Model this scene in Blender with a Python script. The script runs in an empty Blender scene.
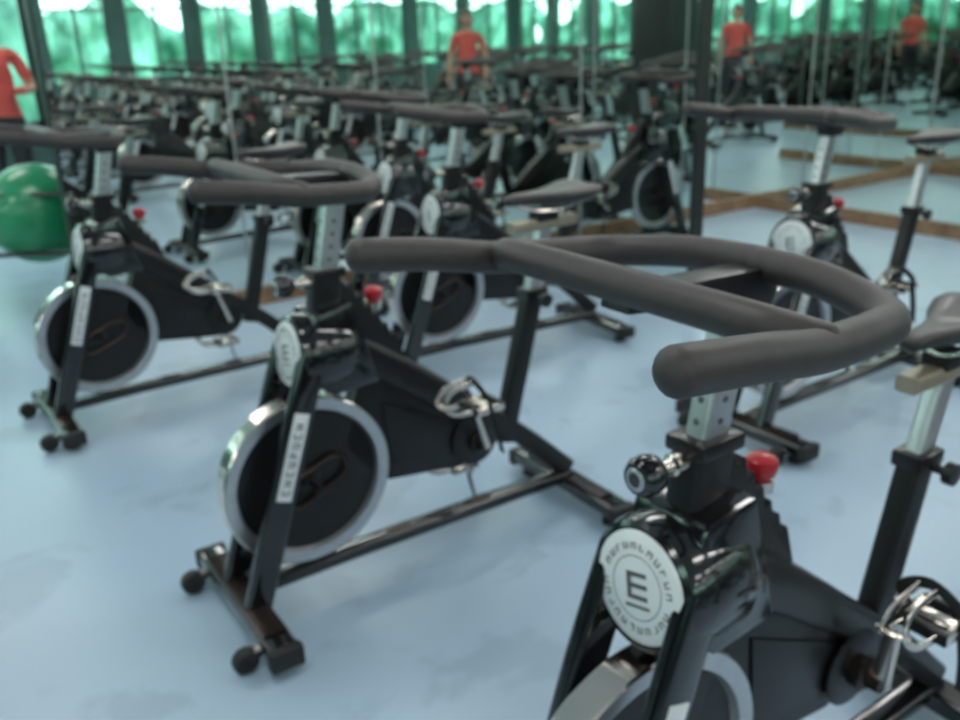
import bpy, bmesh, math, random
from mathutils import Vector, Matrix, noise
random.seed(7)
scn=bpy.context.scene
scn.view_settings.view_transform='Standard'
scn.view_settings.look='None'
scn.view_settings.exposure=0.30
coll=bpy.context.collection

# ---------------------------------------------------------------- materials
def mat(name,col,rough=.5,metal=0.,coat=0.,noise_amt=0.,noise_scale=20.,bump=0.,spec=.5):
    m=bpy.data.materials.new(name);m.use_nodes=True;nt=m.node_tree
    b=nt.nodes['Principled BSDF']
    b.inputs['Base Color'].default_value=(*col,1);b.inputs['Roughness'].default_value=rough
    b.inputs['Metallic'].default_value=metal;b.inputs['Coat Weight'].default_value=coat
    b.inputs['Specular IOR Level'].default_value=spec
    b.inputs['Coat Roughness'].default_value=.08
    if noise_amt>0 or bump>0:
        tc=nt.nodes.new('ShaderNodeTexCoord');n=nt.nodes.new('ShaderNodeTexNoise')
        n.inputs['Scale'].default_value=noise_scale;n.inputs['Detail'].default_value=4
        nt.links.new(tc.outputs['Object'],n.inputs['Vector'])
        if noise_amt>0:
            r=nt.nodes.new('ShaderNodeValToRGB')
            r.color_ramp.elements[0].position=.3;r.color_ramp.elements[1].position=.7
            r.color_ramp.elements[0].color=(*[c*(1-noise_amt) for c in col],1)
            r.color_ramp.elements[1].color=(*[min(1,c*(1+noise_amt)) for c in col],1)
            nt.links.new(n.outputs['Fac'],r.inputs['Fac']);nt.links.new(r.outputs['Color'],b.inputs['Base Color'])
        if bump>0:
            bp=nt.nodes.new('ShaderNodeBump');bp.inputs['Strength'].default_value=bump
            nt.links.new(n.outputs['Fac'],bp.inputs['Height']);nt.links.new(bp.outputs['Normal'],b.inputs['Normal'])
    return m
M_GLOSS=mat('gloss_black_paint',(.006,.0065,.008),.14,0,.6)
M_SATIN=mat('satin_black_frame',(.008,.008,.009),.36,0,.15,.2,30,0,.35)
M_FOAM=mat('handlebar_foam',(.036,.030,.029),.50,0,0,.12,60,.08)
M_SILV=mat('brushed_steel',(.55,.56,.58),.32,.9,0,.06,40)
M_CHROME=mat('chrome',(.74,.66,.60),.16,1.)
M_BADGE=mat('badge_silver_white',(.74,.77,.78),.4,.1)
M_INK=mat('dark_print',(.09,.09,.095),.5)
M_RED=mat('red_knob_plastic',(.36,.010,.018),.3,0,.3)
M_BRONZE=mat('bronze_trim',(.045,.032,.028),.26,.7)
M_RUB=mat('rubber',(.012,.012,.012),.6)
M_SEAT=mat('saddle_vinyl',(.022,.020,.020),.42,0,.1,.1,50)
M_SLIDE=mat('anodised_slider',(.34,.29,.22),.35,.5)
BM=[M_GLOSS,M_SATIN,M_FOAM,M_SILV,M_CHROME,M_BADGE,M_INK,M_RED,M_BRONZE,M_RUB,M_SEAT,M_SLIDE]
GLOSS,SATIN,FOAM,SILV,CHROME,BADGE,INK,RED,BRONZE,RUB,SEAT,SLIDE=range(12)

# ---------------------------------------------------------------- mesh builder
class B:
    def __init__(s): s.v=[];s.f=[];s.m=[]
    def add(s,vs,fs,ms):
        o=len(s.v);s.v+=[tuple(v) for v in vs]
        for i,f in enumerate(fs):
            s.f.append([o+k for k in f]);s.m.append(ms if isinstance(ms,int) else ms[i])
    def sweep(s,pts,prof,m,up=(0,0,1),scales=None,cap=True):
        pts=[Vector(p) for p in pts];n=len(pts);k=len(prof);vs=[];fs=[]
        up=Vector(up)
        for i,p in enumerate(pts):
            a=pts[max(i-1,0)];b=pts[min(i+1,n-1)];t=(b-a)
            if t.length<1e-9: t=Vector((1,0,0))
            t.normalize();sd=t.cross(up)
            if sd.length<1e-4: sd=t.cross(Vector((0,1,0)))
            sd.normalize();u=sd.cross(t).normalized()
            sc=scales[i] if scales else 1.
            if not isinstance(sc,(tuple,list)): sc=(sc,sc)
            for (x,y) in prof: vs.append(p+sd*x*sc[0]+u*y*sc[1])
        for i in range(n-1):
            for j in range(k):
                j2=(j+1)%k;fs.append([i*k+j,i*k+j2,(i+1)*k+j2,(i+1)*k+j])
        if cap: fs.append(list(range(k))[::-1]);fs.append([(n-1)*k+j for j in range(k)])
        s.add(vs,fs,m)
    def rtube(s,pts,r,m,n=16,up=(0,0,1)):
        pts=[Vector(p) for p in pts]
        d0=(pts[0]-pts[1]).normalized();d1=(pts[-1]-pts[-2]).normalized()
        pre=[];ps=[]
        for a in (88,65,42,20): pre.append(pts[0]+d0*r*.75*math.sin(math.radians(a)));ps.append(math.cos(math.radians(a)))
        post=[];qs=[]
        for a in (20,42,65,88): post.append(pts[-1]+d1*r*.75*math.sin(math.radians(a)));qs.append(math.cos(math.radians(a)))
        s.sweep(pre+pts+post,circ(r,n),m,up,ps+[1]*len(pts)+qs)
    def lathe(s,c,axis,prof,ms,n=40):
        c=Vector(c);ax=Vector(axis).normalized()
        h=Vector((0,0,1)) if abs(ax.z)<.9 else Vector((1,0,0))
        a=ax.cross(h).normalized();b=a.cross(ax).normalized();vs=[];fs=[];mm=[]
        for (r,y) in prof:
            for i in range(n):
                t=2*math.pi*i/n;vs.append(c+ax*y+(a*math.cos(t)+b*math.sin(t))*max(r,1e-4))
        for q in range(len(prof)-1):
            for i in range(n):
                j=(i+1)%n;fs.append([q*n+i,q*n+j,(q+1)*n+j,(q+1)*n+i]);mm.append(ms if isinstance(ms,int) else ms[q])
        s.add(vs,fs,mm)
    def extr(s,poly,y0,y1,m,bev=.006,M=None):
        bm=bmesh.new()
        a=[bm.verts.new((x,y0,z)) for x,z in poly];b=[bm.verts.new((x,y1,z)) for x,z in poly];n=len(poly)
        bm.faces.new(a);bm.faces.new(b[::-1])
        for i in range(n): bm.faces.new([a[i],b[i],b[(i+1)%n],a[(i+1)%n]])
        bmesh.ops.recalc_face_normals(bm,faces=bm.faces)
        if bev>0: bmesh.ops.bevel(bm,geom=bm.edges[:],offset=bev,segments=2,profile=.6,affect='EDGES')
        bm.verts.index_update()
        vs=[(M@v.co if M else v.co) for v in bm.verts]
        s.add(vs,[[v.index for v in f.verts] for f in bm.faces],m);bm.free()
    def box(s,c,d,m,bev=.004,M=None):
        x,y,z=c;a,b,e=d[0]/2,d[1]/2,d[2]/2
        s.extr([(x-a,z-e),(x+a,z-e),(x+a,z+e),(x-a,z+e)],y-b,y+b,m,bev,M)
    def mesh(s,name,mats,ang=40):
        me=bpy.data.meshes.new(name);me.from_pydata(s.v,[],s.f)
        for m in mats: me.materials.append(m)
        me.polygons.foreach_set('material_index',s.m)
        me.polygons.foreach_set('use_smooth',[True]*len(s.f))
        bm=bmesh.new();bm.from_mesh(me);bmesh.ops.recalc_face_normals(bm,faces=bm.faces);bm.to_mesh(me);bm.free()
        me.set_sharp_from_angle(angle=math.radians(ang));me.update()
        return me
def circ(r,n=14): return [(r*math.cos(2*math.pi*i/n),r*math.sin(2*math.pi*i/n)) for i in range(n)]
def rr(w,h,r=.01,k=3):
    out=[]
    for cx,cy,a0 in ((w/2-r,h/2-r,0),(-w/2+r,h/2-r,90),(-w/2+r,-h/2+r,180),(w/2-r,-h/2+r,270)):
        for i in range(k+1):
            t=math.radians(a0+90*i/k);out.append((cx+r*math.cos(t),cy+r*math.sin(t)))
    return out
def cr(P,sub=6):
    P=[Vector(p) for p in P];out=[]
    Q=[P[0]*2-P[1]]+P+[P[-1]*2-P[-2]]
    for i in range(1,len(Q)-2):
        a,b,c,d=Q[i-1:i+3]
        for j in range(sub):
            t=j/sub;out.append(.5*((2*b)+(c-a)*t+(2*a-5*b+4*c-d)*t*t+(3*b-a-3*c+d)*t**3))
    out.append(P[-1]);return out

# ---------------------------------------------------------------- spin bike (x forward, y left, z up)
# sx/sz: saddle fore-aft and height setting, ca: left crank angle
def bike_mesh(sx=0.,sz=0.,ca=72):
    b=B();L=1.06
    for x,hl in ((0,.27),(-L,.25)):
        b.sweep([(x,-hl,.055),(x,-hl*.5,.058),(x,0,.06),(x,hl*.5,.058),(x,hl,.055)],rr(.075,.045,.012),GLOSS)
        for sy in (-1,1):
            b.box((x,sy*hl,.052),(.082,.03,.052),RUB,.006)
            b.lathe((x,sy*(hl-.05),.0),(0,0,1),[(0,0),(.024,0),(.024,.016),(.008,.018),(.008,.04)],RUB,16)
    b.box((0,0,.083),(.06,.42,.008),BRONZE,.002); b.box((-L,0,.083),(.05,.36,.006),SATIN,.002)
    for sy in (-1,1):
        b.sweep([(0.02,sy*.2,.055),(.07,sy*.2,.04)],rr(.03,.022,.006),GLOSS)
        b.lathe((.075,sy*.2-.016,.034),(0,1,0),[(0,0),(.026,0),(.032,.006),(.032,.026),(.026,.032),(0,.032)],RUB,24)
        b.lathe((.075,sy*.2-.018,.034),(0,1,0),[(0,0),(.008,0),(.008,.036),(0,.036)],SATIN,12)
    b.sweep([(-.0,0,.085),(-.3,0,.09),(-L,0,.085)],rr(.055,.036,.01),GLOSS)
    b.box((-.45,0,.109),(.07,.03,.004),BRONZE,.001)
    b.box((-.72,0,.109),(.07,.03,.004),BRONZE,.001)
    for sy in (-1,1):
        b.sweep(cr([(-.005,sy*.078,.07),(-.08,sy*.078,.29),(-.165,sy*.078,.54),(-.225,sy*.075,.70)],4),rr(.034,.068,.010),GLOSS,up=(1,0,.3))
    d=Vector((-.085,0,.25)).normalized()
    for sy in (-1,1):
        P=Vector((-.135,sy*.0965,.455))
        nrm=d.cross(Vector((0,1,0))).normalized()
        def Q(u,w): q=P+d*u+nrm*w; return (q.x,q.z)
        y0,y1=sorted((sy*.094,sy*.0975))
        b.extr([Q(-.112,-.019),Q(.112,-.019),Q(.112,.019),Q(-.112,.019)],y0,y1,BADGE,.001)
        y0,y1=sorted((sy*.097,sy*.0985))
        us=[-.095+.024*i for i in range(8)]
        for i,u in enumerate(us):
            b.extr([Q(u,-.010),Q(u+.004,-.010),Q(u+.004,.010),Q(u,.010)],y0,y1,INK,0)
            if i%2==0: b.extr([Q(u,-.010),Q(u+.014,-.010),Q(u+.014,-.0065),Q(u,-.0065)],y0,y1,INK,0)
            else: b.extr([Q(u+.010,-.010),Q(u+.014,-.010),Q(u+.014,.010),Q(u+.010,.010)],y0,y1,INK,0)
            if i%3!=1: b.extr([Q(u,.0065),Q(u+.014,.0065),Q(u+.014,.010),Q(u,.010)],y0,y1,INK,0)
            else: b.extr([Q(u,-.002),Q(u+.014,-.002),Q(u+.014,.002),Q(u,.002)],y0,y1,INK,0)
    # flywheel
    c=(-.2,0,.343)
    pr=[(0,.016),(.03,.016),(.032,.012),(.188,.012),(.193,.027),(.222,.029),(.226,.025),(.226,-.025),(.222,-.029),(.193,-.027),(.188,-.012),(.032,-.012),(.03,-.016),(0,-.016)]
    b.lathe(c,(0,1,0),pr,[SATIN,SATIN,SATIN,SILV,SILV,CHROME,CHROME,CHROME,SILV,SILV,SATIN,SATIN,SATIN],64)
    b.lathe(c,(0,1,0),[(0,-.09),(.010,-.09),(.010,.09),(0,.09)],SATIN,16)
    for sy in (-1,1):
        oc=[]
        for i in range(32):
            t=2*math.pi*i/32
            ex=.052*(1 if math.cos(t)>0 else -1);x=ex+.036*math.cos(t)*1.1;z=.036*math.sin(t)
            cc,sa=math.cos(.42),math.sin(-.42)
            oc.append((-.215+x*cc-z*sa,sy*.022,.335+x*sa+z*cc))
        oc.append(oc[0]);oc.append(oc[1])
        b.sweep(oc,circ(.007,8),BRONZE,up=(0,1,0),cap=False)
    b.lathe((-.2,0,.343),(0,1,0),[(0,-.036),(.020,-.036),(.022,-.032),(.022,.032),(.020,.036),(0,.036)],SATIN,24)
    # front drum + badge
    nx=Vector((math.cos(.12),0,math.sin(.12)));bc=Vector((-.187,0,.683))
    b.lathe(bc-nx*.15,nx,[(0,0),(.082,0),(.094,.02),(.099,.10),(.098,.132),(.092,.146),(.084,.150),(.082,.146),(0,.146)],GLOSS,48)
    b.lathe(bc,nx,[(.0,.004),(.075,.004),(.080,.0),(.081,-.006)],[BADGE,BADGE,CHROME],48)
    b.lathe(bc,nx,[(.044,.0045),(.0455,.0045)],INK,48)
    sd=Vector((0,1,0));uu=nx.cross(sd).normalized()
    if uu.z<0: uu=-uu
    R=Matrix.Identity(4)
    for i,vv in enumerate((sd,nx,uu)):
        for j in range(3): R[j][i]=vv[j]
    R.translation=bc
    for i in range(24):
        if i in (6,18): continue
        a=2*math.pi*i/24
        rot=R@Matrix.Rotation(a,4,Vector((0,1,0)))
        b.box((-.0035,.0045,.059),(.0018,.001,.009),INK,0,rot)
        b.box((0,.0045,.059+(.0035 if i%2 else -.0035)),(.007,.001,.0016),INK,0,rot)
        if i%3: b.box((.0035,.0045,.059),(.0018,.001,.009),INK,0,rot)
    rt=R@Matrix.Rotation(math.radians(-14),4,Vector((0,1,0)))
    b.box((0,.005,-.026),(.044,.0012,.004),INK,0,rt)
    b.box((-.014,.005,.003),(.007,.0012,.038),INK,0,rt)
    for zz in (-.0130,.003,.0190): b.box((.004,.005,zz),(.030,.0012,.006),INK,0,rt)
    b.extr([(-.20,.63),(-.27,.57),(-.40,.58),(-.34,.80),(-.24,.78)],-.068,.068,GLOSS,.012)
    # head tube, stem
    b.sweep([(-.285,0,.74),(-.303,0,.872)],rr(.058,.072,.012),SATIN,up=(1,0,0))
    b.box((-.304,0,.868),(.085,.07,.024),SATIN,.006)
    b.sweep([(-.300,0,.85),(-.345,0,1.045)],rr(.036,.052,.006),SILV,up=(1,0,0))
    for i in range(4):
        z=.90+i*.03;x=-.3115-(z-.90)*.23
        b.lathe((x,.0175,z),(0,1,0),[(0,.002),(.005,.0015),(.005,0)],INK,10)
        b.lathe((x+.026,0,z),(1,0,.2),[(0,.002),(.005,.0015),(.005,0)],INK,10)
    b.extr([(-.315,1.03),(-.385,1.03),(-.405,1.075),(-.38,1.10),(-.14,1.11),(-.13,1.085),(-.30,1.065)],-.026,.026,SATIN,.006)
    # front pin knob
    b.lathe((-.29,0,.85),(1,0,.0),[(0,0),(.016,0),(.016,.05),(.011,.052),(.011,.075)],CHROME,18)
    b.lathe((-.22,0,.85),(1,0,.0),[(0,0),(.014,0),(.026,.012),(.028,.022),(.028,.036),(.022,.045),(0,.047)],GLOSS,24)
    b.lathe((-.22,0,.85),(1,0,.0),[(.010,.0475),(.014,.0475),(.016,.046)],SILV,20)
    # toothed gusset
    pts=[(-.32,.865)]
    for i in range(6):
        x=-.35-.022*i;z=.825-.03*i
        pts+=[(x,z),(x-.014,z+.008)]
    pts+=[(-.50,.60),(-.38,.58),(-.30,.66)]
    b.extr(pts[::-1],-.024,.024,SATIN,.003)
    # main tube
    b.sweep(cr([(-.27,0,.70),(-.45,0,.59),(-.66,0,.435),(-.86,0,.285),(-1.05,0,.11)],5),rr(.07,.085,.02),SATIN,
        scales=[1.25-.55*min(1,i/14) for i in range(21)])
    # chain guard
    b.extr([(-.38,.60),(-.60,.47),(-.73,.385),(-.77,.32),(-.74,.255),(-.66,.235),(-.40,.27),(-.30,.40)],-.05,.012,SATIN,.010)
    b.extr([(-.42,.50),(-.60,.41),(-.70,.345),(-.70,.29),(-.62,.28),(-.44,.31)],.010,.018,SATIN,.004)
    # seat tube / post
    tx=sx*1.0;tz=sz*.45
    b.sweep([(-.815+tx,0,.27-tx*.6),(-.93+tx,0,.70+tz)],rr(.045,.06,.010),SATIN,up=(1,0,0))
    b.box((-.93+tx,0,.70+tz),(.075,.058,.03),SATIN,.006)
    b.sweep([(-.925+tx,0,.69+tz),(-.972+sx,0,.885+sz)],rr(.032,.045,.006),SILV,up=(1,0,0))
    b.lathe((-.93+tx,.02,.69+tz),(0,1,0),[(.008,0),(.008,.03),(.02,.034),(.02,.05),(0,.052)],SATIN,18)
    b.sweep([(-.86+sx,0,.893+sz),(-1.08+sx,0,.893+sz)],rr(.04,.03,.006),SLIDE)
    b.box((-.975+sx,0,.915+sz),(.07,.05,.028),SATIN,.005)
    for sy in (-1,1):
        b.sweep(cr([(-.88+sx,sy*.012,.955+sz),(-.93+sx,sy*.022,.935+sz),(-1.02+sx,sy*.026,.93+sz),(-1.09+sx,sy*.035,.955+sz)],4),circ(.004,8),CHROME)
    # saddle: loft
    secs=[(-.845,.006,.974,.008),(-.852,.017,.975,.016),(-.88,.023,.978,.022),(-.93,.030,.979,.026),(-.98,.046,.977,.030),(-1.03,.074,.977,.034),(-1.08,.092,.983,.036),(-1.11,.088,.988,.032),(-1.13,.066,.99,.022),(-1.137,.03,.99,.010)]
    vs=[];fs=[];k=20
    for (x,w,z,h) in secs:
        for i in range(k):
            t=2*math.pi*i/k;cy=math.cos(t);szz=math.sin(t)
            yy=w*math.copysign(abs(cy)**.8,cy);zz=h*szz*(.55 if szz>0 else 1.)
            if szz>0: zz-=.008*(1-abs(cy))*(1 if x<-.9 else 0)
            vs.append((x+sx,yy,z+zz-.006+sz))
    for i in range(len(secs)-1):
        for j in range(k): fs.append([i*k+j,i*k+(j+1)%k,(i+1)*k+(j+1)%k,(i+1)*k+j])
    fs.append(list(range(k)));fs.append([(len(secs)-1)*k+j for j in range(k)])
    b.add(vs,fs,SEAT)
    # cranks and pedals
    bb=Vector((-.70,0,.315))
    b.lathe(bb,(0,1,0),[(0,-.085),(.018,-.085),(.02,-.06),(.03,-.055),(.03,.055),(.02,.06),(.018,.085),(0,.085)],BRONZE,24)
    b.lathe(bb,(0,1,0),[(0,.02),(.07,.02),(.075,.024),(.075,.028),(.07,.031),(0,.031)],SATIN,40)
    for sy,ang in ((1,ca),(-1,ca+180)):
        a=math.radians(ang);e=bb+Vector((math.cos(a)*.17,0,math.sin(a)*.17));y=sy*.082
        b.sweep([(bb.x,y,bb.z),((bb.x+e.x)/2,y+sy*.004,(bb.z+e.z)/2),(e.x,y+sy*.008,e.z)],rr(.016,.03,.005),CHROME,up=(0,1,0.01),scales=[1.1,.9,.8])
        b.lathe((e.x,y,e.z),(0,sy,0),[(.007,0),(.007,.09),(0,.09)],CHROME,12)
        py=sy*.15
        b.box((e.x+.038,py,e.z),(.014,.085,.022),SATIN,.003);b.box((e.x-.038,py,e.z),(.014,.085,.022),SATIN,.003)
        b.box((e.x,py-.038,e.z),(.085,.012,.020),CHROME,.003);b.box((e.x,py+.038,e.z),(.085,.012,.020),CHROME,.003)
        b.box((e.x,py,e.z),(.03,.06,.014),CHROME,.003)
        for dy in (-.028,.028):
            b.sweep(cr([(e.x+.04,py+dy,e.z),(e.x+.10,py+dy*.9,e.z+.008),(e.x+.125,py+dy*.7,e.z+.035),(e.x+.10,py+dy*.5,e.z+.065),(e.x+.04,py+dy*.5,e.z+.075)],5),rr(.014,.004,.0015,2),CHROME,up=(0,1,0))
        b.sweep(cr([(e.x+.122,py-.026,e.z+.03),(e.x+.132,py,e.z+.034),(e.x+.122,py+.026,e.z+.03)],4),rr(.014,.004,.0015,2),CHROME)
        b.sweep(cr([(e.x+.0,py-.045,e.z),(e.x+.02,py-.05,e.z+.045),(e.x+.03,py,e.z+.078),(e.x+.02,py+.05,e.z+.045),(e.x,py+.045,e.z),(e.x-.01,py+.05,e.z-.06),(e.x-.03,py+.045,e.z-.13)],5),rr(.020,.003,.001,2),RUB,up=(1,0,0))
    # brake rod + red knob
    b.sweep([(-.40,0,.60),(-.428,0,.775)],circ(.009,12),CHROME,up=(1,0,0))
    b.lathe((-.428,0,.770),(-.1,0,1),[(0,0),(.014,0),(.022,.008),(.025,.020),(.024,.030),(.015,.038),(0,.040)],RED,24)
    b.lathe((-.426,0,.752),(-.1,0,1),[(0,0),(.022,0),(.022,.018),(0,.018)],CHROME,20)
    # handlebar: two rails (horns) and two cross tubes
    r=.0228
    for sy in (-1,1):
        rail=cr([(.055,sy*.272,1.135),(-.05,sy*.268,1.120),(-.155,sy*.258,1.100),(-.25,sy*.247,1.092)],6)
        corner=cr([(-.25,sy*.247,1.092),(-.315,sy*.232,1.088),(-.355,sy*.185,1.090),(-.380,sy*.10,1.098),(-.388,0,1.100)],6)
        b.rtube(rail+corner[1:],r,FOAM,18)
    b.rtube(cr([(-.165,-.255,1.104),(-.140,-.205,1.115),(-.135,-.10,1.118),(-.135,.10,1.118),(-.140,.205,1.115),(-.165,.255,1.104)],6),r*.98,FOAM,18)
    return b.mesh('spin_bike_mesh',BM)
bm_=bike_mesh();bm2=bike_mesh(.062,-.072,92);bm3=bike_mesh(.01,-.03,140)
def put_bike(n,m,rot,me=None):
    o=bpy.data.objects.new('spin_bike',me or bm_);o.location=(n,m,0);o.rotation_euler=(0,0,math.radians(180+rot));coll.objects.link(o);return o
for n,m,r in ((.41,3.59,1.5),(.560,1.961,-.4)): put_bike(n,m,r)
put_bike(.554,.741,.7,bm2);put_bike(2.373,1.890,1.0);put_bike(1.744,3.244,-3.5);put_bike(2.12,4.33,0,bm3)
rng=random.Random(3)
def row(n,ms):
    for m in ms: put_bike(n+rng.uniform(-.05,.05),m+rng.uniform(-.08,.08),rng.uniform(-3,3),rng.choice((bm_,bm2,bm3)))
row(.5,(-1.35,-2.3,-4.5,-5.6,-6.7))
row(2.0,(.35,-.85,-2.0,-3.15,-4.3,-5.45,-6.6))
row(3.35,(.6,-.6,-1.75,-2.9,-4.1,-5.2,-6.4))
row(4.62,(.9,-.3,-1.5,-2.7,-3.9,-5.1,-6.3))
row(-1.2,(3.65,2.4,-1.5,-2.5,-3.5,-4.6,-5.7,-6.8))
row(-2.6,(3.5,2.4,.1,-1.2,-2.3,-3.5,-4.7,-5.9))
row(-4.0,(3.65,2.5,1.4,.2,-1.0,-2.1,-3.3,-4.5,-5.7))
row(-5.4,(3.5,2.3,1.2,0,-1.2,-2.3,-3.5,-4.7,-5.9))

# ---------------------------------------------------------------- room
def obj(name,b,mats,ang=40):
    o=bpy.data.objects.new(name,b.mesh(name,mats,ang));coll.objects.link(o);return o
def wbox(b,x0,x1,y0,y1,z0,z1,m=0,bev=0): b.box(((x0+x1)/2,(y0+y1)/2,(z0+z1)/2),(x1-x0,y1-y0,z1-z0),m,bev)

fm=bpy.data.materials.new('blue_resin_floor');fm.use_nodes=True;nt=fm.node_tree;bs=nt.nodes['Principled BSDF']
tc=nt.nodes.new('ShaderNodeTexCoord')
n1=nt.nodes.new('ShaderNodeTexNoise');n1.inputs['Scale'].default_value=.8;n1.inputs['Detail'].default_value=2
n2=nt.nodes.new('ShaderNodeTexNoise');n2.inputs['Scale'].default_value=3.2;n2.inputs['Detail'].default_value=4;n2.inputs['Distortion'].default_value=.4
for n in (n1,n2): nt.links.new(tc.outputs['Object'],n.inputs['Vector'])
r1=nt.nodes.new('ShaderNodeValToRGB');r1.color_ramp.elements[0].position=.35;r1.color_ramp.elements[1].position=.65
r1.color_ramp.elements[0].color=(.325,.45,.565,1);r1.color_ramp.elements[1].color=(.385,.51,.62,1)
r2=nt.nodes.new('ShaderNodeValToRGB');r2.color_ramp.elements[0].position=.56;r2.color_ramp.elements[1].position=.62
r2.color_ramp.elements[0].color=(1,1,1,1);r2.color_ramp.elements[1].color=(.86,.87,.88,1)  # darker blotches painted into the colour for watery reflections and soft shadows
mx=nt.nodes.new('ShaderNodeMix');mx.data_type='RGBA';mx.blend_type='MULTIPLY';mx.inputs[0].default_value=1
nt.links.new(n1.outputs['Fac'],r1.inputs['Fac']);nt.links.new(n2.outputs['Fac'],r2.inputs['Fac'])
nt.links.new(r1.outputs['Color'],mx.inputs[6]);nt.links.new(r2.outputs['Color'],mx.inputs[7]);nt.links.new(mx.outputs[2],bs.inputs['Base Color'])
bs.inputs['Roughness'].default_value=.30
M_WALL=mat('painted_wall_teal_grey',(.06,.12,.11),.8,0,0,.15,3)
M_WHITE=mat('ceiling_white',(.8,.8,.8),.9)
M_DARK=mat('black_pillar_paint',(.006,.009,.008),.5,0,0,.3,4)
M_WOOD=mat('wood_skirting',(.27,.16,.09),.45,0,.1,.3,12)
M_FRAME=mat('window_frame_dark',(.03,.05,.045),.4)
M_MIR=mat('wall_mirror_glass',(.84,.91,.87),.02,1.)
M_SEAM=mat('mirror_joint_metal',(.35,.38,.37),.4,.6)
X0,X1,Y0,Y1,ZC=-7.,5.9,-9.,9.,3.0
YM=4.75
b=B();wbox(b,X0-.2,X1+.2,Y0-.2,Y1+.2,-.1,0);obj('floor',b,[fm])
b=B();wbox(b,X0-.2,X1+.2,Y0-.2,Y1+.2,ZC,ZC+.1);obj('ceiling',b,[M_WHITE])
def mirror_wall(name,x0,x1,y0,y1,faces,pan):
    b=B();wbox(b,x0,x1,y0,y1,0,ZC,0)
    e=.012
    for f in faces:
        if f in('-y','+y'):
            yy=(y0-e,y0-.001) if f=='-y' else (y1+.001,y1+e)
            wbox(b,x0+.01,x1-.01,*yy,.10,2.75,1)
            k=x0+pan
            yj=(y0-e-.004,y0-e+.001) if f=='-y' else (y1+e-.001,y1+e+.004)
            while k<x1-.1: wbox(b,k-.006,k+.006,*yj,.10,2.75,2);k+=pan
            yb=(y0-.03,y0-.001) if f=='-y' else (y1+.001,y1+.03)
            wbox(b,x0,x1,*yb,0,.10,3)
        else:
            xx=(x0-e,x0-.001) if f=='-x' else (x1+.001,x1+e)
            wbox(b,*xx,y0+.01,y1-.01,.10,2.75,1)
            k=y0+pan
            xj=(x0-e-.004,x0-e+.001) if f=='-x' else (x1+e-.001,x1+e+.004)
            while k<y1-.1: wbox(b,*xj,k-.006,k+.006,.10,2.75,2);k+=pan
            xb=(x0-.03,x0-.001) if f=='-x' else (x1+.001,x1+.03)
            wbox(b,*xb,y0,y1,0,.10,3)
    return obj(name,b,[M_DARK,M_MIR,M_SEAM,M_WOOD])
mirror_wall('wall_left_mirror',.775,5.9,YM,YM+.12,['-y'],.87)
mirror_wall('wall_back_mirror',3.35,3.43,3.07,YM,['-x','+x'],.84)
mirror_wall('wall_far_mirror',5.9,6.02,-9,YM,['-x'],.95)
b=B();wbox(b,-1.86,-1.26,1.13,1.73,0,ZC,0,.01);wbox(b,-1.88,-1.24,1.11,1.75,0,.10,1,.004);obj('pillar',b,[M_DARK,M_WOOD])
M_GLASS=bpy.data.materials.new('window_glass');M_GLASS.use_nodes=True;nt=M_GLASS.node_tree
for n in list(nt.nodes): nt.nodes.remove(n)
o_=nt.nodes.new('ShaderNodeOutputMaterial');t_=nt.nodes.new('ShaderNodeBsdfTransparent');g_=nt.nodes.new('ShaderNodeBsdfGlossy');x_=nt.nodes.new('ShaderNodeMixShader')
t_.inputs['Color'].default_value=(.80,.97,.92,1);g_.inputs['Roughness'].default_value=.02;x_.inputs[0].default_value=.06
nt.links.new(t_.outputs[0],x_.inputs[1]);nt.links.new(g_.outputs[0],x_.inputs[2]);nt.links.new(x_.outputs[0],o_.inputs[0])
def window_wall(name,a0,a1,fixed,axis,idx):
    b=B()
    def bx(u0,u1,z0,z1,m,th=(0,.15),bev=0):
        lo,hi=(fixed-th[1],fixed-th[0]) if idx<0 else (fixed+th[0],fixed+th[1])
        if axis=='x': wbox(b,lo,hi,u0,u1,z0,z1,m,bev)
        else: wbox(b,u0,u1,lo,hi,z0,z1,m,bev)
    bx(a0,a1,0,.75,0);bx(a0,a1,2.7,ZC,0)
    n=int((a1-a0)/1.3);w=(a1-a0)/n
    for i in range(n+1):
        u=a0+i*w;bx(max(a0,u-.16),min(a1,u+.16),.75,2.7,0)
    for i in range(n):
        u0=a0+i*w+.16;u1=a0+(i+1)*w-.16;um=(u0+u1)/2
        for q in (u0+.02,um,u1-.02): bx(q-.025,q+.025,.75,2.7,1,(.03,.09))
        for z in (.775,2.675,2.05): bx(u0,u1,z-.025,z+.025,1,(.03,.09))
        bx(u0,u1,.78,2.67,2,(.055,.06))
    return obj(name,b,[M_WALL,M_FRAME,M_GLASS])
window_wall('wall_window_side',-9,9,X0,'x',-1)
window_wall('wall_window_end',X0,X1,Y0,'y',-1)
window_wall('wall_window_opposite',X0,5.9,Y1,'y',1)
b=B();wbox(b,5.9,6.02,YM+.12,9,0,ZC,0);obj('wall_far',b,[M_WALL])

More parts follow.
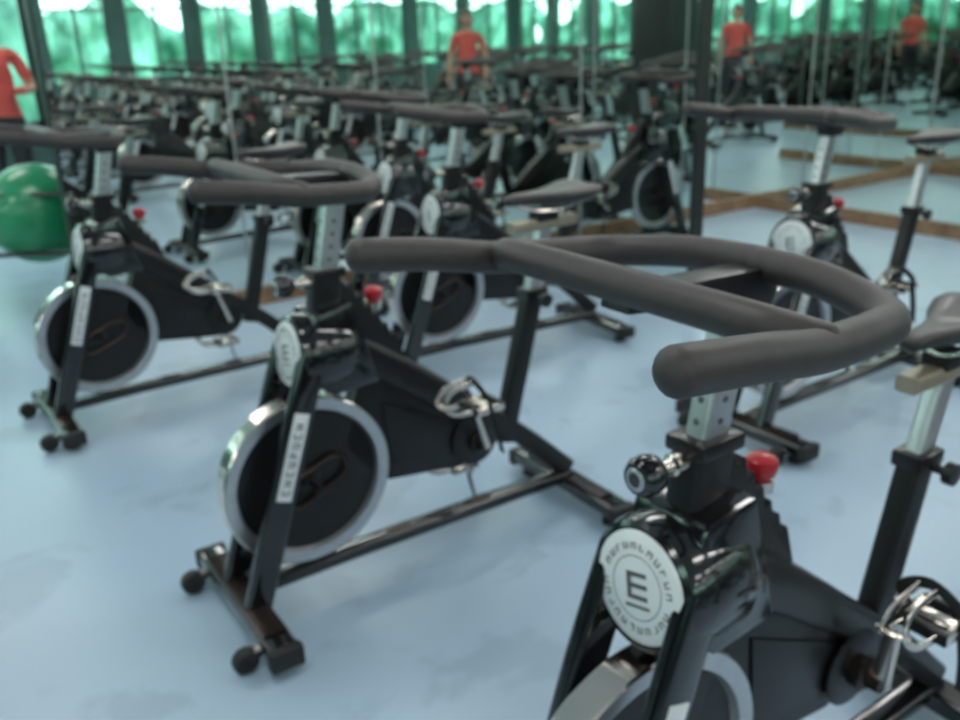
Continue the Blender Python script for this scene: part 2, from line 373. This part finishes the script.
# outside foliage
M_LEAF=mat('garden_foliage',(.07,.30,.20),.7,0,0,.0,3)
nt=M_LEAF.node_tree;bs=nt.nodes['Principled BSDF'];tc=nt.nodes.new('ShaderNodeTexCoord');mp=nt.nodes.new('ShaderNodeMapping');mp.inputs['Scale'].default_value=(1,1,.45)
n=nt.nodes.new('ShaderNodeTexNoise');n.inputs['Scale'].default_value=2.2;n.inputs['Detail'].default_value=3;n.inputs['Roughness'].default_value=.55
r=nt.nodes.new('ShaderNodeValToRGB');r.color_ramp.elements[0].position=.34;r.color_ramp.elements[0].color=(.02,.11,.085,1);r.color_ramp.elements[1].position=.72;r.color_ramp.elements[1].color=(.38,.70,.60,1)
nt.links.new(tc.outputs['Object'],mp.inputs['Vector']);nt.links.new(mp.outputs['Vector'],n.inputs['Vector']);nt.links.new(n.outputs['Fac'],r.inputs['Fac']);nt.links.new(r.outputs['Color'],bs.inputs['Base Color'])
def hedge(x0,y0,x1,y1,seed):
    b=B();N=140;K=16;vs=[];fs=[]
    d=Vector((x1-x0,y1-y0,0));nn=Vector((-d.y,d.x,0)).normalized()
    for i in range(N+1):
        for j in range(K+1):
            u=i/N;z=j/K
            top=2.15+1.1*noise.noise(Vector((u*12+seed,0,0)))
            p=Vector((x0,y0,0))+d*u
            off=noise.noise(Vector((u*30+seed,z*4,2)))*.4
            p=p+nn*off;p.z=z*top+.08*noise.noise(Vector((u*40,z*6,seed)));vs.append(p)
    for i in range(N):
        for j in range(K): fs.append([i*(K+1)+j,(i+1)*(K+1)+j,(i+1)*(K+1)+j+1,i*(K+1)+j+1])
    b.add(vs,fs,0);obj('garden_hedge',b,[M_LEAF],80)
hedge(-10,-12,-10,12,1.);hedge(-10,-12,9,-12,5.);hedge(-10,12,9,12,9.)
b=B();wbox(b,-30,30,-30,30,-.35,-.15);obj('garden_ground',b,[mat('grass',(.10,.30,.14),.9,0,0,.3,2)])

# ---------------------------------------------------------------- exercise balls on racks
M_BALL=mat('green_ball_vinyl',(.012,.24,.10),.3,0,.2)
M_RACK=mat('rack_black_steel',(.02,.02,.02),.35,0,.2)
def ball_rack(x,y,rot,levels):
    b=B()
    for lz in levels:
        for sx in (-.22,.22): b.rtube([(sx,-.62,lz),(sx,.62,lz)],.014,0,10)
    H=max(levels)+.32
    for sx in (-.22,.22):
        for sy in (-.62,.62): b.rtube([(sx,sy,.02),(sx,sy,H)],.016,0,10)
    for sy in (-.62,.62):
        for z in (.05,H): b.rtube([(-.22,sy,z),(.22,sy,z)],.014,0,10)
    for sx in (-.22,.22): b.rtube([(sx,-.62,H),(sx,.62,H)],.012,0,10)
    R=.28;dz=math.sqrt(R*R-.22*.22)+.012
    for lz in levels:
        for sy in (-.30,.30):
            c=(0,sy,lz+dz);K=14
            pr=[(R*math.sin(math.pi*i/K),-R*math.cos(math.pi*i/K)) for i in range(K+1)]
            b.lathe(c,(0,0,1),pr,1,32)
            for q in range(-3,4):
                zz=q*.05;rq=math.sqrt(R*R-zz*zz);ring=[(c[0]+rq*math.cos(t*math.pi/16),c[1]+rq*math.sin(t*math.pi/16),c[2]+zz) for t in range(34)]
                b.sweep(ring,circ(.003,6),1,cap=False)
    o=obj('exercise_ball_rack',b,[M_RACK,M_BALL]);o.location=(x,y,0);o.rotation_euler=(0,0,rot)
ball_rack(.50,5.75,math.radians(60),[.34])
ball_rack(.95,-3.45,0,[.12,.66])

# ---------------------------------------------------------------- people
M_SKIN=mat('skin',(.55,.30,.21),.5);M_SHIRT=mat('coral_red_tshirt',(.70,.11,.09),.8,0,0,.1,10)
M_PANTS=mat('black_leggings',(.02,.02,.025),.7);M_HAIR=mat('dark_hair',(.035,.02,.012),.5,0,0,.3,60);M_SHOE=mat('white_trainers',(.6,.6,.6),.5);M_EYE=mat('eye',(.02,.02,.02),.2)
def person(x,y,rot,arm):
    V=[];E=[];Rr=[]
    def v(p,r,par=None):
        V.append(Vector(p));Rr.append(r if isinstance(r,tuple) else (r,r));i=len(V)-1
        if par is not None:E.append((par,i))
        return i
    pel=v((0,0,.93),(.15,.115))
    wa=v((0,0,1.06),(.125,.095),pel);ch=v((0,.0,1.22),(.15,.11),wa);sh=v((0,0,1.36),(.13,.085),ch);nk=v((0,0,1.43),.052,sh);hd=v((0,.012,1.50),.052,nk)
    hands=[]
    for s in (-1,1):
        hp=v((s*.09,0,.85),(.095,.10),pel);kn=v((s*.10,.02,.48),.062,hp);cf=v((s*.10,-.01,.34),.058,kn);an=v((s*.10,-.02,.09),.036,cf);v((s*.105,.06,.045),.038,an);v((s*.11,.14,.035),.032,len(V)-1)
        so=v((s*.165,0,1.365),.055,sh)
        if arm==0: el=(s*.23,-.02,1.11);wr=(s*.235,.06,.88);
        else: el=(s*.25,.0,1.12);wr=(s*.12,.20,1.12)
        e=v(el,.040,so);w=v(wr,.026,e);hands.append((w,Vector(wr),(Vector(wr)-Vector(el)).normalized(),s))
    for w,p,d,s in hands:
        side=Vector((0,1,0)) if arm==0 else Vector((0,0,1))
        side=(side-d*side.dot(d)).normalized();nrm=d.cross(side).normalized()*(-s if arm==0 else s)
        pm=v(p+d*.05,(.030,.020),w)
        for i,(o,l) in enumerate(((.027,.072),(.009,.080),(-.009,.074),(-.026,.058))):
            a=v(p+d*.085+side*o,.010,pm);c1=v(p+d*(.085+l*.5)+side*o+nrm*.008,.009,a);v(p+d*(.085+l*.9)+side*o+nrm*.028,.007,c1)
        t1=v(p+d*.035+side*.038,.011,pm);v(p+d*.07+side*.056+nrm*.01,.009,t1)
    me=bpy.data.meshes.new('tmp');me.from_pydata(V,E,[]);o=bpy.data.objects.new('tmp',me);coll.objects.link(o)
    md=o.modifiers.new('s','SKIN');md.use_smooth_shade=True
    for i,sv in enumerate(me.skin_vertices[0].data): sv.radius=Rr[i];sv.use_root=(i==0)
    ss=o.modifiers.new('d','SUBSURF');ss.levels=2;ss.render_levels=2
    dg=bpy.context.evaluated_depsgraph_get();dg.update();bd=bpy.data.meshes.new_from_object(o.evaluated_get(dg))
    bpy.data.objects.remove(o)
    for m in (M_SKIN,M_SHIRT,M_PANTS,M_SHOE): bd.materials.append(m)
    for p in bd.polygons:
        c=p.center;p.use_smooth=True
        armz=abs(c.x)>.185
        if c.z<.085: p.material_index=3
        elif c.z<.93 and not armz: p.material_index=2
        elif c.z<1.415 and (not armz or c.z>1.2): p.material_index=1
        else: p.material_index=0
    root=bpy.data.objects.new('woman_in_red_shirt',None);coll.objects.link(root);root.location=(x,y,0);root.rotation_euler=(0,0,rot)
    bo=bpy.data.objects.new('body',bd);coll.objects.link(bo);bo.parent=root
    b=B();K=20;N=28;vs=[];fs=[]
    for i in range(K+1):
        ph=math.pi*i/K
        for j in range(N):
            t=2*math.pi*j/N;q=Vector((math.sin(ph)*math.cos(t),math.sin(ph)*math.sin(t),-math.cos(ph)))
            w=.074*(1-.22*max(0,-q.z));xx=q.x*w;yy=q.y*.092;zz=q.z*.112
            if q.y>.2: yy-=.010*(1-abs(q.x))*max(0,.3-abs(q.z-.1))
            if q.y>.5:
                yy+=.022*math.exp(-((q.x/.17)**2))*math.exp(-(((q.z+.12)/.16)**2))
                yy-=.010*math.exp(-(((abs(q.x)-.42)/.15)**2))*math.exp(-(((q.z-.06)/.10)**2))
                yy+=.007*math.exp(-((q.x/.3)**2))*math.exp(-(((q.z+.50)/.07)**2))
            vs.append((xx,yy+.02,zz+1.575))
    for i in range(K):
        for j in range(N): fs.append([i*N+j,i*N+(j+1)%N,(i+1)*N+(j+1)%N,(i+1)*N+j])
    b.add(vs,fs,0)
    for s in (-1,1):
        b.lathe((s*.031,.094,1.582),(0,1,0),[(0.011,-.004),(.010,.003),(.005,.006),(0,.007)],2,12)
        b.lathe((s*.073,.012,1.57),(s,.2,0),[(0.006,.0),(.022,.004),(.024,.010),(.012,.008),(0,.006)],0,14)
    b.box((0,.106,1.519),(.040,.008,.008),3,.002)
    vs=[];fs=[]
    for i in range(K+1):
        ph=math.pi*i/K
        for j in range(N):
            t=2*math.pi*j/N;q=Vector((math.sin(ph)*math.cos(t),math.sin(ph)*math.sin(t),-math.cos(ph)))
            f=1.10 if (q.z>.42 or q.y<.12) else .80
            if q.z<-.75 : f=.8
            vs.append((q.x*.078*f,q.y*.096*f+.014,q.z*.116*f+1.578))
    for i in range(K):
        for j in range(N): fs.append([i*N+j,i*N+(j+1)%N,(i+1)*N+(j+1)%N,(i+1)*N+j])
    b.add(vs,fs,1)
    b.sweep(cr([(0,-.08,1.63),(0,-.13,1.60),(0,-.135,1.52),(0,-.115,1.42)],5),circ(.03,12),1,up=(0,1,0),scales=[.5,.8,1,1,1,1,1,1,1,.95,.9,.8,.7,.55,.4,.2])
    h=obj('head',b,[M_SKIN,M_HAIR,M_EYE,mat('lips',(.4,.08,.08),.4)],60);h.parent=root
person(-.04,-.62,math.radians(-40),0)
person(.93,7.7,math.radians(175),1)

# ---------------------------------------------------------------- lights
M_LAMP=mat('lamp_diffuser',(.9,.9,.9),.5)
bs=M_LAMP.node_tree.nodes['Principled BSDF'];bs.inputs['Emission Color'].default_value=(1,.985,.96,1);bs.inputs['Emission Strength'].default_value=12
for x in (-5.3,-2.6,.1,2.8,5.0):
    for y in (-7,-4.2,-1.4,1.4,3.4 if x>.7 else 4.2,7):
        b=B();wbox(b,x-.62,x+.62,y-.17,y+.17,ZC-.05,ZC-.02,0);wbox(b,x-.65,x+.65,y-.20,y+.20,ZC-.035,ZC-.001,1)
        obj('ceiling_lamp',b,[M_LAMP,M_WHITE])
w=bpy.data.worlds.new('sky');scn.world=w;w.use_nodes=True
bg=w.node_tree.nodes['Background'];bg.inputs['Color'].default_value=(.86,.97,.96,1);bg.inputs['Strength'].default_value=4.8

# ---------------------------------------------------------------- camera
cam=bpy.data.cameras.new('camera');cam.sensor_width=36;cam.lens=893.2/960*36;cam.clip_start=.02
cam.dof.use_dof=True;cam.dof.focus_distance=.50;cam.dof.aperture_fstop=8.5
co=bpy.data.objects.new('camera',cam);coll.objects.link(co);scn.camera=co
yaw=-33.7;pitch=20.05;roll=2.116
Rm=Matrix.Rotation(math.radians(yaw),4,'Z')@Matrix.Rotation(math.radians(90-pitch),4,'X')@Matrix.Rotation(math.radians(-roll),4,'Z')
co.matrix_world=Matrix.Translation((0,0,1.395))@Rm
